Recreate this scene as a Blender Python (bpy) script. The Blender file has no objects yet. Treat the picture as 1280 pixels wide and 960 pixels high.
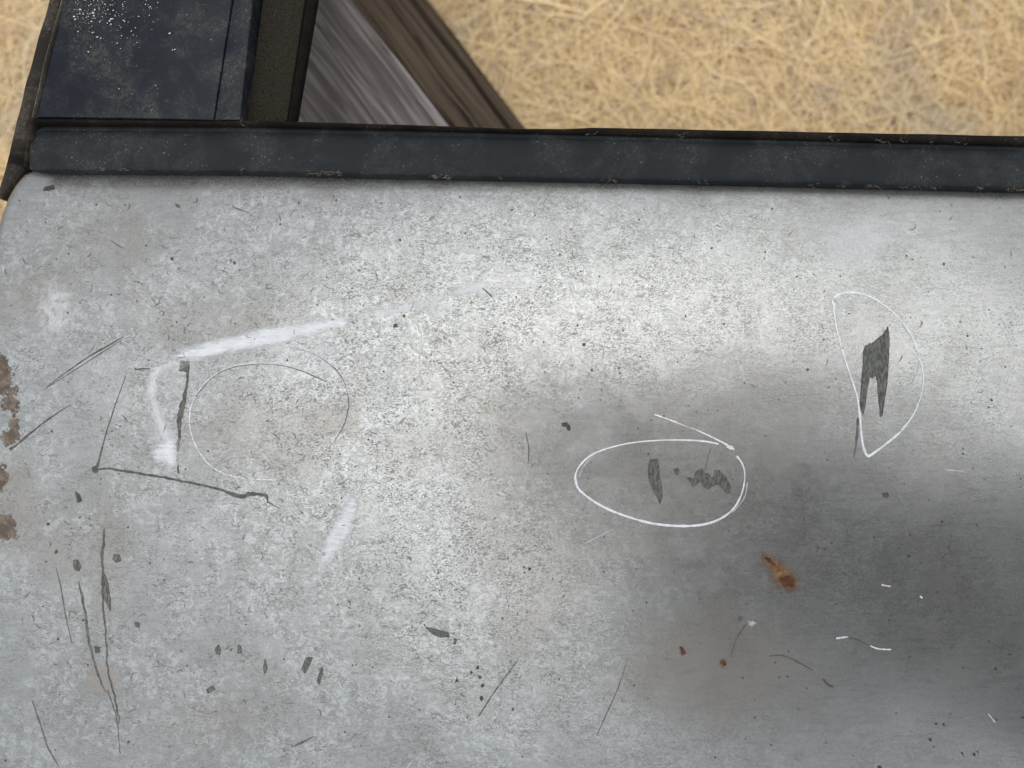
import bpy, bmesh, math, random
import numpy as np
from mathutils import Vector, noise as mn
random.seed(7); rng = np.random.default_rng(11)
scene = bpy.context.scene
COL = scene.collection
R = math.radians

# ------------------------------------------------------------------ camera
CAMZ = 0.65; F = 1005.0
cam = bpy.data.cameras.new('camera'); camo = bpy.data.objects.new('camera', cam); COL.objects.link(camo)
camo.location = (0, 0, CAMZ); cam.sensor_width = 36; cam.lens = 36*F/1280
cam.clip_start = 0.01; cam.clip_end = 500
cam.dof.use_dof = True; cam.dof.focus_distance = 0.40; cam.dof.aperture_fstop = 4.2
scene.camera = camo

# ------------------------------------------------------------------ world + sun
SUN_EL, SUN_AZ = R(81), R(85)     # azimuth measured clockwise from +Y (north)
w = bpy.data.worlds.new('World'); scene.world = w; w.use_nodes = True
nt = w.node_tree; nt.nodes.clear()
out = nt.nodes.new('ShaderNodeOutputWorld'); bg = nt.nodes.new('ShaderNodeBackground')
sky = nt.nodes.new('ShaderNodeTexSky'); sky.sky_type = 'NISHITA'; sky.sun_disc = False
sky.sun_elevation = SUN_EL; sky.sun_rotation = SUN_AZ
sky.air_density = 1.0; sky.dust_density = 3.0; sky.ozone_density = 1.0
tc = nt.nodes.new('ShaderNodeTexCoord')
sx = nt.nodes.new('ShaderNodeSeparateXYZ'); nt.links.new(tc.outputs['Generated'], sx.inputs[0])
rmp = nt.nodes.new('ShaderNodeValToRGB')        # bright, even cloud layer: brighter overhead than at the horizon
rmp.color_ramp.elements[0].position = 0.0; rmp.color_ramp.elements[0].color = (3.2, 3.3, 3.4, 1)
rmp.color_ramp.elements[1].position = 1.0; rmp.color_ramp.elements[1].color = (13, 13.1, 13.3, 1)
nt.links.new(sx.outputs[2], rmp.inputs[0])
mx = nt.nodes.new('ShaderNodeMix'); mx.data_type = 'RGBA'; mx.inputs[0].default_value = 0.72
nt.links.new(sky.outputs[0], mx.inputs[6]); nt.links.new(rmp.outputs[0], mx.inputs[7])
nt.links.new(mx.outputs[2], bg.inputs[0]); bg.inputs[1].default_value = 0.10
nt.links.new(bg.outputs[0], out.inputs[0])
sun = bpy.data.lights.new('sun', 'SUN'); suno = bpy.data.objects.new('sun', sun); COL.objects.link(suno)
sun.energy = 1.2; sun.angle = R(60); sun.color = (1.0, 0.97, 0.92)
dirv = Vector((math.sin(SUN_AZ)*math.cos(SUN_EL), math.cos(SUN_AZ)*math.cos(SUN_EL), math.sin(SUN_EL)))
suno.rotation_euler = dirv.to_track_quat('Z', 'Y').to_euler(); suno.location = (0, 0, 5)
scene.view_settings.view_transform = 'Standard'; scene.view_settings.look = 'None'
scene.view_settings.gamma = 1.0; scene.view_settings.exposure = 0.45

# ------------------------------------------------------------------ node helper
class N:
    def __init__(s, name):
        s.m = bpy.data.materials.new(name); s.m.use_nodes = True
        s.t = s.m.node_tree; s.t.nodes.clear()
        s.out = s.t.nodes.new('ShaderNodeOutputMaterial')
        s.co = s.t.nodes.new('ShaderNodeTexCoord').outputs['Object']
    def l(s, a, b):
        if isinstance(a, bpy.types.NodeSocket): s.t.links.new(a, b)
        else: b.default_value = a
    def mapp(s, scale=(1,1,1), rot=(0,0,0), loc=(0,0,0)):
        n = s.t.nodes.new('ShaderNodeMapping'); s.l(s.co, n.inputs[0])
        n.inputs['Scale'].default_value = scale; n.inputs['Rotation'].default_value = rot; n.inputs['Location'].default_value = loc
        return n.outputs[0]
    def noise(s, scale, detail=4, rough=.55, dist=0, co=None):
        n = s.t.nodes.new('ShaderNodeTexNoise'); s.l(co or s.co, n.inputs['Vector'])
        n.inputs['Scale'].default_value = scale; n.inputs['Detail'].default_value = detail
        n.inputs['Roughness'].default_value = rough; n.inputs['Distortion'].default_value = dist
        return n.outputs['Fac']
    def vor(s, scale, co=None, feature='F1', rnd=1):
        n = s.t.nodes.new('ShaderNodeTexVoronoi'); n.feature = feature; s.l(co or s.co, n.inputs['Vector'])
        n.inputs['Scale'].default_value = scale; n.inputs['Randomness'].default_value = rnd
        return n.outputs['Distance']
    def ramp(s, v, a, b, lo=0., hi=1.):
        n = s.t.nodes.new('ShaderNodeMapRange'); n.interpolation_type = 'SMOOTHSTEP'; s.l(v, n.inputs[0])
        n.inputs[1].default_value = a; n.inputs[2].default_value = b; n.inputs[3].default_value = lo; n.inputs[4].default_value = hi
        return n.outputs[0]
    def mix(s, f, a, b, mode='MIX'):
        n = s.t.nodes.new('ShaderNodeMix'); n.data_type = 'RGBA'; n.blend_type = mode
        c = lambda v: (*v, 1) if isinstance(v, tuple) and len(v) == 3 else v
        s.l(f, n.inputs[0]); s.l(c(a), n.inputs[6]); s.l(c(b), n.inputs[7]); return n.outputs[2]
    def math(s, op, a, b=0.):
        n = s.t.nodes.new('ShaderNodeMath'); n.operation = op; s.l(a, n.inputs[0]); s.l(b, n.inputs[1]); return n.outputs[0]
    def xyz(s):
        n = s.t.nodes.new('ShaderNodeSeparateXYZ'); s.l(s.co, n.inputs[0]); return n.outputs
    def attr(s, name, out='Fac'):
        n = s.t.nodes.new('ShaderNodeAttribute'); n.attribute_name = name; return n.outputs[out]
    def bump(s, h, dist, strength=1.0):
        n = s.t.nodes.new('ShaderNodeBump'); s.l(h, n.inputs['Height']); n.inputs['Distance'].default_value = dist
        n.inputs['Strength'].default_value = strength; return n.outputs[0]
    def blob(s, x, y, r, sx=1., sy=1., soft=1.0, nz=None, amp=0.6):
        """1 inside an uneven stain centred on x,y (metres) with radius r"""
        X = s.xyz(); dx = s.math('MULTIPLY', s.math('SUBTRACT', X[0], x), 1/(r*sx)); dy = s.math('MULTIPLY', s.math('SUBTRACT', X[1], y), 1/(r*sy))
        d = s.math('SQRT', s.math('ADD', s.math('MULTIPLY', dx, dx), s.math('MULTIPLY', dy, dy)))
        if nz is not None: d = s.math('ADD', d, s.math('MULTIPLY', s.math('SUBTRACT', nz, .5), amp*2))
        return s.ramp(d, 1-soft*.5, 1+soft*.5, 1., 0.)
    def pbsdf(s, col, rough=.5, metal=0., normal=None, spec=.5, link=True):
        p = s.t.nodes.new('ShaderNodeBsdfPrincipled')
        if isinstance(col, tuple): col = (*col, 1)
        s.l(col, p.inputs['Base Color']); s.l(rough, p.inputs['Roughness']); s.l(metal, p.inputs['Metallic'])
        p.inputs['Specular IOR Level'].default_value = spec
        if normal is not None: s.l(normal, p.inputs['Normal'])
        if link: s.t.links.new(p.outputs[0], s.out.inputs[0])
        return p.outputs[0]

# ------------------------------------------------------------------ mesh helpers
def mesh_obj(name, verts, faces, mat=None, parent=None, smooth=True, attrs=None):
    me = bpy.data.meshes.new(name)
    me.from_pydata([tuple(v) for v in verts], [], faces); me.update()
    if smooth: me.polygons.foreach_set('use_smooth', [True]*len(me.polygons))
    for k, vals in (attrs or {}).items():
        a = me.attributes.new(k, 'FLOAT', 'POINT'); a.data.foreach_set('value', np.asarray(vals, np.float32))
    o = bpy.data.objects.new(name, me); COL.objects.link(o)
    if mat: me.materials.append(mat)
    if parent: o.parent = parent
    return o
def empty(name, loc, label, cat, group=None):
    o = bpy.data.objects.new(name, None); COL.objects.link(o); o.location = loc
    o['label'] = label; o['category'] = cat
    if group: o['group'] = group
    return o

# ------------------------------------------------------------------ the door skin: one height function for panel and marks
def crown(x, y):
    u = np.clip(y-.0, 0, None); l = np.clip(-y, 0, .24); far = np.clip(-.24-y, 0, None)
    z = .2515 - .95*u*u - .27*l*l - .06*(x-.1)**2 - .172*far
    d = np.clip(y-.085, 0, None); z = z - 2.0*d*d          # shoulder falls towards the window
    d = np.clip(-.17-y, 0, .07); z = z - .30*d*d
    z = z + .00028*np.sin(x*47+1.5*np.sin(y*31))*np.sin(y*52+1.2*np.sin(x*23)+.6)      # faint waviness of the pressed sheet
    return z
XR = .56; YB = -.52
def P(px, py, dz=0.0, plane=None):
    """the place in the scene, on the door skin (or on a level plane), of a point measured in the photograph"""
    z = .25 if plane is None else plane
    for _ in range(6):
        x = (px-640)/F*(CAMZ-z); y = (480-py)/F*(CAMZ-z)
        if plane is not None: break
        z = float(crown(x, y)) + dz
    return Vector((x, y, z))
edge_px = [(34,213),(24,218),(13,231),(4,247),(-6,275),(-16,320),(-24,380),(-29,480),(-31,700),(-30,960),(-28,1200),(-20,1500),(10,1790)]
ep = [P(*q) for q in edge_px]
EY = np.array([p.y for p in ep])[::-1]; EX = np.array([p.x for p in ep])[::-1]
def xleft(y): return np.interp(y, EY, EX)
top_pts = [P(34,211), P(300,212), P(540,218), P(860,225), P(1280,236), P(2000,250)]
TX = np.array([p.x for p in top_pts]); TY = np.array([p.y for p in top_pts])
def ytop(x): return np.interp(x, TX, TY)

# ------------------------------------------------------------------ materials
def mat_panel():
    n = N('weathered_silver_paint')
    X = n.xyz()
    cloud = n.noise(13, 6, .62, .3)
    cloud2 = n.noise(34, 8, .68, .5, n.mapp(loc=(3,1,0)))
    mott = n.noise(260, 7, .66, 1.0)
    curl = n.noise(400, 4, .6, 2.2, n.mapp(scale=(.75,1.15,1), loc=(.4,.7,0)))
    fine = n.noise(1500, 3, .6, .6, n.mapp(scale=(.6,1.2,1)))
    speck = n.noise(1300, 2, .5, .3, n.mapp(loc=(9,4,0)))
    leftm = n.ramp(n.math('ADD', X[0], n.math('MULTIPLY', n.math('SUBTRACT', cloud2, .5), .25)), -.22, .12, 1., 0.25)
    metal = n.mix(n.ramp(cloud, .35, .68), (.292,.302,.300), (.248,.255,.248))
    streak = n.noise(520, 4, .6, .3, n.mapp(scale=(.14,1,1), rot=(0,0,R(-6)))); metal = n.mix(n.math('MULTIPLY', n.ramp(streak, .50, .62), .30), metal, (.17,.175,.165))
    # pale oxidised bloom in small clouds
    bloom = n.math('MULTIPLY', n.ramp(mott, .44, .62), n.ramp(cloud2, .36, .62))
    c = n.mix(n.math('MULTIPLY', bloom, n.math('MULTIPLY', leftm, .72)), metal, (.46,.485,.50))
    # dull greenish film
    film = n.math('MULTIPLY', n.ramp(cloud2, .5, .7), n.ramp(mott, .42, .66))
    c = n.mix(n.math('MULTIPLY', film, .55), c, (.24,.25,.22))
    # brownish stains where dirt has dried
    def S(px, py): p = P(px, py); return p.x-.15, p.y+.2      # door-local
    st = None
    for (px, py, r, a, b, k) in [(905,835,105,1.1,.7,.75),(660,720,60,1.2,1.4,.28),(870,570,105,1.3,.75,.32),(760,650,90,1.3,.8,.2),(325,545,70,1.4,.8,.35),(45,370,55,1.0,.6,.5),
                              (120,300,60,1.,.8,.3),(130,850,22,1.,.8,.8),(130,700,35,.8,2.2,.45),(410,525,30,1.2,.8,.5),(20,640,45,.7,1.5,.6),(260,400,50,1.6,.6,.3),
                              (930,690,60,1.4,1.,.2),(1180,820,90,1,1.2,.12),(555,560,60,2,.4,.2),(640,560,50,1,1.2,.35),(80,690,60,.8,.7,.4),(170,300,30,.5,1.5,.4),(260,900,60,1,.5,.3)]:
        x, y = S(px, py); b_ = n.math('MULTIPLY', n.blob(x, y, r*.4e-3, a, b, 1.1, cloud2, .9), k)
        st = b_ if st is None else n.math('MAXIMUM', st, b_)
    st = n.math('MULTIPLY', st, n.ramp(mott, .3, .6, .45, 1.))
    c = n.mix(st, c, (.21,.185,.16))
    c = n.mix(n.math('MULTIPLY', n.ramp(n.noise(55, 5, .6, .4, n.mapp(loc=(5,5,0))), .56, .72), .22), c, (.30,.25,.25))
    # grime flecks
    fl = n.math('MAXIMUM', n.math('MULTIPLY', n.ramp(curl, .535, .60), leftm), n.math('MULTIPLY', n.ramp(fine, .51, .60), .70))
    gate = n.ramp(n.noise(70, 4, .6, .2, n.mapp(loc=(1,8,0))), .36, .60, .35, 1.)
    fl = n.math('MULTIPLY', fl, gate)
    dots = n.ramp(speck, .655, .70)
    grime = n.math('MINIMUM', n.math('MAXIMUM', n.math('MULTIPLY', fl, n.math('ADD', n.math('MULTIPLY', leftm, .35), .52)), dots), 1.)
    c = n.mix(grime, c, (.125,.125,.112))
    met = n.math('MULTIPLY', n.math('SUBTRACT', 1., n.math('MULTIPLY', grime, .9)), n.math('SUBTRACT', .72, n.math('MULTIPLY', st, .5)))
    ro = n.math('ADD', n.ramp(cloud2, .3, .7, .25, .33), n.math('MULTIPLY', grime, .25))
    h = n.math('ADD', n.math('MULTIPLY', fine, .7), n.math('MULTIPLY', mott, .8))
    nn = n.bump(h, .00010, .6)
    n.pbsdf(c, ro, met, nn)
    return n.m
def mat_plastic(name, base, dust, amount, rough=.42, bump=.0001, sc=1.0, spec=.3):
    n = N(name)
    cl = n.noise(40*sc, 8, .7, .4); f = n.noise(600*sc, 5, .7, .8); st = n.noise(180*sc, 5, .6, 2.0, n.mapp(scale=(.35,1.4,1)))
    c = n.mix(n.ramp(cl, .35, .68), base, tuple(v*1.5 for v in base))
    d = n.math('MULTIPLY', n.ramp(cl, .42, .72), n.ramp(f, .35, .7))
    d = n.math('MAXIMUM', d, n.math('MULTIPLY', n.ramp(st, .62, .75), .6))
    c = n.mix(n.math('MULTIPLY', d, amount), c, dust)
    pin = n.math('MULTIPLY', n.ramp(n.noise(1100*sc, 1, .5), .72, .76), n.ramp(cl, .4, .6))
    c = n.mix(n.math('MULTIPLY', pin, .4), c, (.45,.45,.42))
    n.pbsdf(c, n.math('ADD', rough, n.math('MULTIPLY', d, .3)), 0., n.bump(f, bump, .7), spec)
    return n.m
def mat_simple(name, col, col2, scale, rough=.7, bump=.0002, metal=0., spec=.5):
    n = N(name); f = n.noise(scale, 6, .65, .5)
    n.pbsdf(n.mix(n.ramp(f, .35, .65), col, col2), rough, metal, n.bump(f, bump, .8), spec); return n.m
def mat_decal(name, col, col2, rough, thr=.5, soft=.12, namp=1.0, nscale=500, metal=0., opac=1., stretch=(1,1,1), bump=0, colscale=300, edge=None):
    """wear on the paint: opacity comes from the mark's own attribute 'a' broken up by noise"""
    n = N(name)
    nz = n.noise(nscale, 4, .65, .5, n.mapp(scale=stretch)); cz = n.noise(colscale, 5, .6, .4, n.mapp(scale=stretch))
    v = n.math('ADD', n.attr('a'), n.math('MULTIPLY', n.math('SUBTRACT', nz, .5), namp))
    fac = n.math('MULTIPLY', n.ramp(v, thr-soft, thr+soft), opac)
    cc = n.mix(n.ramp(cz, .40, .60), col, col2)
    if edge: cc = n.mix(n.math('MULTIPLY', n.ramp(v, thr+.05, thr+.28, 1., 0.), .6), cc, edge)
    b = n.pbsdf(cc, rough, metal, n.bump(cz, bump, 1) if bump else None, link=False)
    tr = n.t.nodes.new('ShaderNodeBsdfTransparent'); mx = n.t.nodes.new('ShaderNodeMixShader')
    n.l(fac, mx.inputs[0]); n.t.links.new(tr.outputs[0], mx.inputs[1]); n.t.links.new(b, mx.inputs[2])
    n.t.links.new(mx.outputs[0], n.out.inputs[0]); return n.m

M_panel = mat_panel()
M_strip = mat_plastic('rubber_moulding', (.0105,.013,.015), (.075,.078,.065), .5, .65, .00012, spec=.15)
M_plate = mat_plastic('glossy_black_applique', (.0080,.0098,.0145), (.085,.085,.062), .8, .45, .00003, spec=.12)
M_rim = mat_plastic('dusty_rubber_edge', (.016,.014,.012), (.12,.10,.075), .75, .8, .0003, spec=.15)
M_black = mat_simple('black_metal_and_seam_shade', (.003,.003,.003), (.007,.006,.005), 200, .8, spec=.08)
def mat_felt():
    n = N('felt_channel'); f = n.noise(1400, 4, .75, .5); g = n.noise(90, 5, .6)
    c = n.mix(n.ramp(f, .35, .72), (.010,.009,.006), (.045,.040,.029)); c = n.mix(n.math('MULTIPLY', n.ramp(g, .4, .7), .5), c, (.022,.02,.017))
    n.pbsdf(c, .95, 0., n.bump(f, .0006, 1), .1); return n.m
M_felt = mat_felt()
M_inner = mat_simple('primer_grey_metal', (.10,.10,.10), (.16,.16,.155), 60, .6)

# ------------------------------------------------------------------ ground
def mat_ground():
    n = N('matted_thatch_soil'); a = n.noise(9, 6, .6, .3); b = n.noise(120, 6, .7, 1.5); c3 = n.noise(420, 4, .7, 2.5, n.mapp(scale=(1,.5,1)))
    c = n.mix(n.ramp(a, .35, .65), (.48,.38,.24), (.40,.33,.26)); c = n.mix(n.ramp(b, .4, .65), c, (.40,.29,.165)); c = n.mix(n.math('MULTIPLY', n.ramp(c3, .5, .62), .6), c, (.52,.38,.21))
    n.pbsdf(c, .95, 0., n.bump(b, .01, 1), .2); return n.m
GS = 60; gv = []; gf = []
xs = np.concatenate([np.linspace(-60, -2.2, 10), np.linspace(-2, 2, 61), np.linspace(2.2, 60, 10)])
def ghz(x, y): return .010*mn.noise(Vector((x*3, y*3, 0))) + .006*mn.noise(Vector((x*11, y*11, 4))) - .012
for y in xs:
    for x in xs: gv.append((x, y, ghz(x, y)))
n_ = len(xs)
for j in range(n_-1):
    for i in range(n_-1): gf.append((j*n_+i, j*n_+i+1, (j+1)*n_+i+1, (j+1)*n_+i))
g = mesh_obj('ground', gv, gf, mat_ground()); g['kind'] = 'structure'

# dry straw-coloured grass, curled and matted
def grass():
    def batch(n, xr, yr, wd, seg=6):
        x0 = rng.uniform(*xr, n); y0 = rng.uniform(*yr, n)
        keep = np.array([mn.noise(Vector((a*9, b*9, 2)))+.6*mn.noise(Vector((a*26, b*26, 7))) for a, b in zip(x0, y0)]) > rng.uniform(-1.1, .25, n)
        x0 = x0[keep]; y0 = y0[keep]; n = len(x0)
        ang = rng.uniform(0, 2*np.pi, n)
        L = .015+.12*rng.uniform(0, 1, n)**1.8; curl = rng.normal(0, 16, n); pit = rng.uniform(-.1, .75, n); ph = rng.uniform(0, 6.28, n)
        base = np.array([ghz(a, b) for a, b in zip(x0, y0)]) + rng.uniform(.0, .022, n)
        wv = wd*rng.uniform(.6, 1.25, n)
        pts = np.zeros((n, seg+1, 3)); p = np.stack([x0, y0, base], 1); pts[:, 0] = p
        st = L/seg
        for k in range(1, seg+1):
            a = ang + curl*st*k + .25*np.sin(ph+k*1.3); el = pit*(1-1.6*k/seg)
            p = p + np.stack([np.cos(a)*np.cos(el), np.sin(a)*np.cos(el), np.sin(el)*.6], 1)*st[:, None]
            p[:, 2] = np.maximum(p[:, 2], base-.004); pts[:, k] = p
        t = np.gradient(pts, axis=1); side = np.stack([-t[..., 1], t[..., 0], rng.uniform(-.5, .5, (n, 1))*np.linalg.norm(t[..., :2], axis=-1)], -1)
        side /= np.linalg.norm(side, axis=-1, keepdims=True)+1e-9
        prof = np.sin(np.linspace(.5, np.pi, seg+1))**.6; prof[-1] = .08
        half = side*(wv[:, None]*prof[None])[..., None]*.5
        v = np.stack([pts-half, pts+half], 2).reshape(-1, 3)
        b0 = (np.arange(n)*(seg+1)*2)[:, None]+np.arange(seg)[None]*2
        f = np.stack([b0, b0+1, b0+3, b0+2], -1).reshape(-1, 4)
        tone = np.repeat(rng.uniform(0, 1, n), (seg+1)*2); return v, f, tone
    B = [batch(105000, (-.56, .62), (.16, .46), .00075), batch(14000, (-.75,-.25), (-.3, .5), .0008), batch(50000, (-1.3, 1.5), (-1.2, 1.5), .0015, 4)]
    vs = []; fs = []; ts = []; o = 0
    for v, f, t in B: vs.append(v); fs.append(f+o); ts.append(t); o += len(v)
    v = np.concatenate(vs).astype(np.float32); f = np.concatenate(fs).astype(np.int32); t = np.concatenate(ts).astype(np.float32)
    me = bpy.data.meshes.new('dry_grass'); me.vertices.add(len(v)); me.vertices.foreach_set('co', v.ravel())
    me.loops.add(f.size); me.loops.foreach_set('vertex_index', f.ravel())
    me.polygons.add(len(f)); me.polygons.foreach_set('loop_start', np.arange(0, f.size, 4, dtype=np.int32))
    me.update(calc_edges=True); a = me.attributes.new('tone', 'FLOAT', 'POINT'); a.data.foreach_set('value', t)
    m = N('straw'); tt = m.attr('tone'); big = m.noise(7, 4, .6, .4)
    c = m.mix(tt, (.80,.62,.32), (.93,.80,.54)); c = m.mix(m.ramp(tt, .78, .95), c, (.46,.37,.29)); c = m.mix(m.ramp(tt, .0, .12, 1., 0.), c, (.50,.30,.16))
    c = m.mix(m.math('MULTIPLY', m.ramp(big, .48, .66), .6), c, (.58,.50,.39))
    bs = m.pbsdf(c, .6, 0., spec=.3, link=False)
    tl = m.t.nodes.new('ShaderNodeBsdfTranslucent'); m.l(c, tl.inputs[0]); ms = m.t.nodes.new('ShaderNodeMixShader'); ms.inputs[0].default_value = .3
    m.t.links.new(bs, ms.inputs[1]); m.t.links.new(tl.outputs[0], ms.inputs[2]); m.t.links.new(ms.outputs[0], m.out.inputs[0])
    me.materials.append(m.m); ob = bpy.data.objects.new('dry_grass', me); COL.objects.link(ob); ob['kind'] = 'stuff'
grass()

# ------------------------------------------------------------------ weathered timber under the door
def mat_wood(name, a, b, crack, rings, gapw, rough=.85):
    n = N(name)     # local: X along the grain, Y across the face, Z across
    wv = n.noise(1.0, 4, .5, .2, n.mapp(scale=(3,30,30)))
    Y = n.xyz()
    co = n.t.nodes.new('ShaderNodeCombineXYZ'); n.l(n.math('MULTIPLY', Y[0], .35), co.inputs[0])
    n.l(n.math('ADD', Y[1], n.math('MULTIPLY', wv, .030)), co.inputs[1]); n.l(n.math('ADD', Y[2], n.math('MULTIPLY', wv, .018)), co.inputs[2])
    wt = n.noise(1.0, 3, .55, 0, n.mapp(scale=(1,1,1)))
    r1 = n.noise(rings, 3, .55, .1, co.outputs[0])
    st = n.t.nodes.new('ShaderNodeMapping'); n.l(co.outputs[0], st.inputs[0]); st.inputs['Scale'].default_value = (.12, 1, 1)
    fib = n.noise(rings*2.2, 4, .7, .1, st.outputs[0])
    ring = n.noise(rings, 2, .4, .1, st.outputs[0])
    c = n.mix(n.ramp(ring, .38, .60), a, b); c = n.mix(n.math('MULTIPLY', n.ramp(fib, .5, .62), .35), c, crack)
    ck = n.noise(rings*.45, 5, .6, .2, st.outputs[0]); c = n.mix(n.ramp(ck, gapw, gapw+.08), c, crack)
    bl = n.noise(14, 5, .6); c = n.mix(n.math('MULTIPLY', n.ramp(bl, .45, .7), .35), c, tuple(v*.6 for v in a))
    h = n.math('SUBTRACT', n.math('MULTIPLY', ring, -1.), n.math('MULTIPLY', n.ramp(ck, gapw, gapw+.08), 1.2))
    n.pbsdf(c, rough, 0., n.bump(h, .0022, .9), .2); return n.m
def timber():
    zt = .150
    a = P(440, 0, plane=zt); b = P(560, 155, plane=zt)
    d = (b-a).normalized(); nside = Vector((-d.y, d.x, 0))
    if nside.x < 0: nside = -nside                            # points to the brown face side
    root = empty('timber_beam', (a.x, a.y, 0), 'weathered square timber lying on the dry grass under the door, grey ribbed face up', 'timber')
    th = R(32); W = .110
    # local frame: X = d, Y = direction away from ridge on the grey face, Z = outward normal of the grey face
    gdir = (-nside*math.cos(th) + Vector((0,0,-1))*math.sin(th)).normalized()
    bdir = (nside*math.sin(th) + Vector((0,0,-1))*math.cos(th)).normalized()
    L0, L1 = -.55, .85
    sec = []
    # cross-section in (g,b) coordinates with a worn rounded ridge
    r = .006
    cs = [(r,0),(r*.3,r*.3),(0,r),(0,W-r),(r*.3,W-r*.3),(r,W),(W-r,W),(W-r*.3,W-r*.3),(W,W-r),(W,r),(W-r*.3,r*.3),(W-r,0)]
    fine = []
    for i, (g_, b_) in enumerate(cs):
        g2, b2 = cs[(i+1) % len(cs)]; k = 16 if math.hypot(g2-g_, b2-b_) > .05 else 1
        for q in range(k): fine.append((g_+(g2-g_)*q/k, b_+(b2-b_)*q/k))
    ns = len(fine); nl = 160; vs = []; fs = []; mi = []
    for j in range(nl+1):
        s = L0+(L1-L0)*j/nl
        for (g_, b_) in fine:
            rid = .0015*mn.noise(Vector((s*2.2, g_*170, b_*170+3))) + .0035*mn.noise(Vector((s*7, g_*30, b_*40)))
            near = max(0, 1-abs(b_)/.001) if b_ < .5*W else 0
            cen = Vector((g_-W/2, b_-W/2)); cen.normalize() if cen.length else None
            gg = g_+cen.x*rid; bb = b_+cen.y*rid
            # deep irregular checks along the brown face near the ridge
            if g_ < .002 and 0 < b_ < W: gg += .005*max(0, mn.noise(Vector((s*9, b_*60, 9)))-.15)
            vs.append(a + d*s + gdir*gg + bdir*bb - Vector(root.location))
    for j in range(nl):
        for i in range(ns):
            k = (i+1) % ns; fs.append((j*ns+i, j*ns+k, (j+1)*ns+k, (j+1)*ns+i))
            g0, b0 = fine[i]; g1, b1 = fine[k]; gm, bm_ = (g0+g1)/2, (b0+b1)/2
            mi.append(1 if (gm < .004 and bm_ > .002) else 0)
    fs.append(tuple(range(ns))); fs.append(tuple(range(nl*ns, nl*ns+ns))[::-1]); mi += [0, 0]
    # local coordinates so that the grain follows the timber
    from mathutils import Matrix
    rot = Matrix((d, gdir, d.cross(gdir))).transposed()
    inv = rot.inverted(); vs = [inv @ v for v in vs]
    o = mesh_obj('body', vs, fs, mat_wood('weathered_grey_wood', (.24,.222,.218), (.125,.113,.108), (.07,.058,.052), 310, .64), root, smooth=True)
    o.data.materials.append(mat_wood('brown_checked_wood', (.085,.066,.049), (.060,.045,.031), (.010,.006,.003), 200, .52))
    o.data.polygons.foreach_set('material_index', mi)
    o.rotation_euler = rot.to_euler()
    bm = bmesh.new(); bm.from_mesh(o.data); bmesh.ops.recalc_face_normals(bm, faces=bm.faces); bm.to_mesh(o.data); bm.free()
timber()

# ------------------------------------------------------------------ the car door
door = empty('car_door', (.15, -.2, .16), 'worn silver car door lying face up, white circled scratches and black window trim', 'car door')
door_loc = Vector(door.location)
def dpart(name, vs, fs, mat, parent=None, smooth=True, attrs=None):
    vs = [Vector(v)-door_loc for v in vs]
    return mesh_obj(name, vs, fs, mat, parent or door, smooth, attrs)

def outer_panel():
    # rows from the belt line down, columns from the leading edge to the trailing edge; rounded folded rim all round
    nu, nv = 260, 210
    us = np.linspace(0, 1, nu)**1.25; vv = np.linspace(0, 1, nv)
    vs = []; idx = {}
    rows = []
    for v in vv:
        row = []
        for u in us:
            yt0 = ytop(0.0)
            y = yt0 + (YB-yt0)*v
            xl = xleft(y); x = xl + (XR-xl)*u
            y = ytop(x) + (YB-ytop(x))*v
            if v < .3: x = xleft(y) + (XR-xleft(y))*u
            z = float(crown(x, y))
            z += .00035*mn.noise(Vector((x*16, y*16, 0)))*0 
            dl = (x-xleft(y)); r = .006
            if dl < r: z -= r-math.sqrt(max(0, r*r-(r-dl)**2))
            dt = ytop(x)-y; r = .0018
            if dt < r: z -= (r-math.sqrt(max(0, r*r-(r-dt)**2)))
            row.append(len(vs)); vs.append((x, y, z))
        rows.append(row)
    fs = [(rows[j][i], rows[j+1][i], rows[j+1][i+1], rows[j][i+1]) for j in range(nv-1) for i in range(nu-1)]
    # folded rim
    loop = rows[0][:] + [r_[-1] for r_ in rows[1:]] + rows[-1][-2::-1] + [r_[0] for r_ in rows[-2:0:-1]]
    prev = loop
    for dz, sc in ((.004, 0), (.018, 0), (.020, .006)):
        new = []
        for q, k in zip(prev, loop):
            x, y, z = vs[k]; cx, cy = .15, -.2
            new.append(len(vs)); vs.append((x+(cx-x)*sc*4, y+(cy-y)*sc*4, z-dz))
        for a in range(len(loop)):
            b = (a+1) % len(loop); fs.append((prev[a], prev[b], new[b], new[a]))
        prev = new
    o = dpart('outer_panel', vs, fs, M_panel)
    return o
panel = outer_panel()
# put texture space in world metres
for m_o in (panel,): pass

# inner shell under the skin, gives the door its thickness
def inner_shell():
    vs = []; fs = []; N_ = 40; pts = []
    for i in range(N_+1):
        y = TY[0]-.02 + (YB+.01-TY[0]+.02)*i/N_; pts.append((xleft(y)+.012, y))
    for i in range(N_+1): pts.append((xleft(YB)+.012+(XR-.012-xleft(YB)-.012)*i/N_, YB+.008))
    for i in range(N_+1): pts.append((XR-.010, YB+.008+(TY[0]-.03-YB)*i/N_))
    for i in range(1, N_): x = XR-.010-(XR-.02-TX[0])*i/N_; pts.append((x, ytop(x)-.012))
    n = len(pts)
    for dz, k in ((.016,0),(.075,0),(.085,.03)):
        for (x, y) in pts: vs.append((x+(.15-x)*k, y+(-.2-y)*k, float(crown(x, y)) - dz))
    for l in range(2):
        for i in range(n): j = (i+1) % n; fs.append((l*n+i, l*n+j, (l+1)*n+j, (l+1)*n+i))
    fs.append(tuple(range(2*n, 3*n)))
    dpart('inner_shell', vs, fs, M_inner, smooth=False)
inner_shell()

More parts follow.
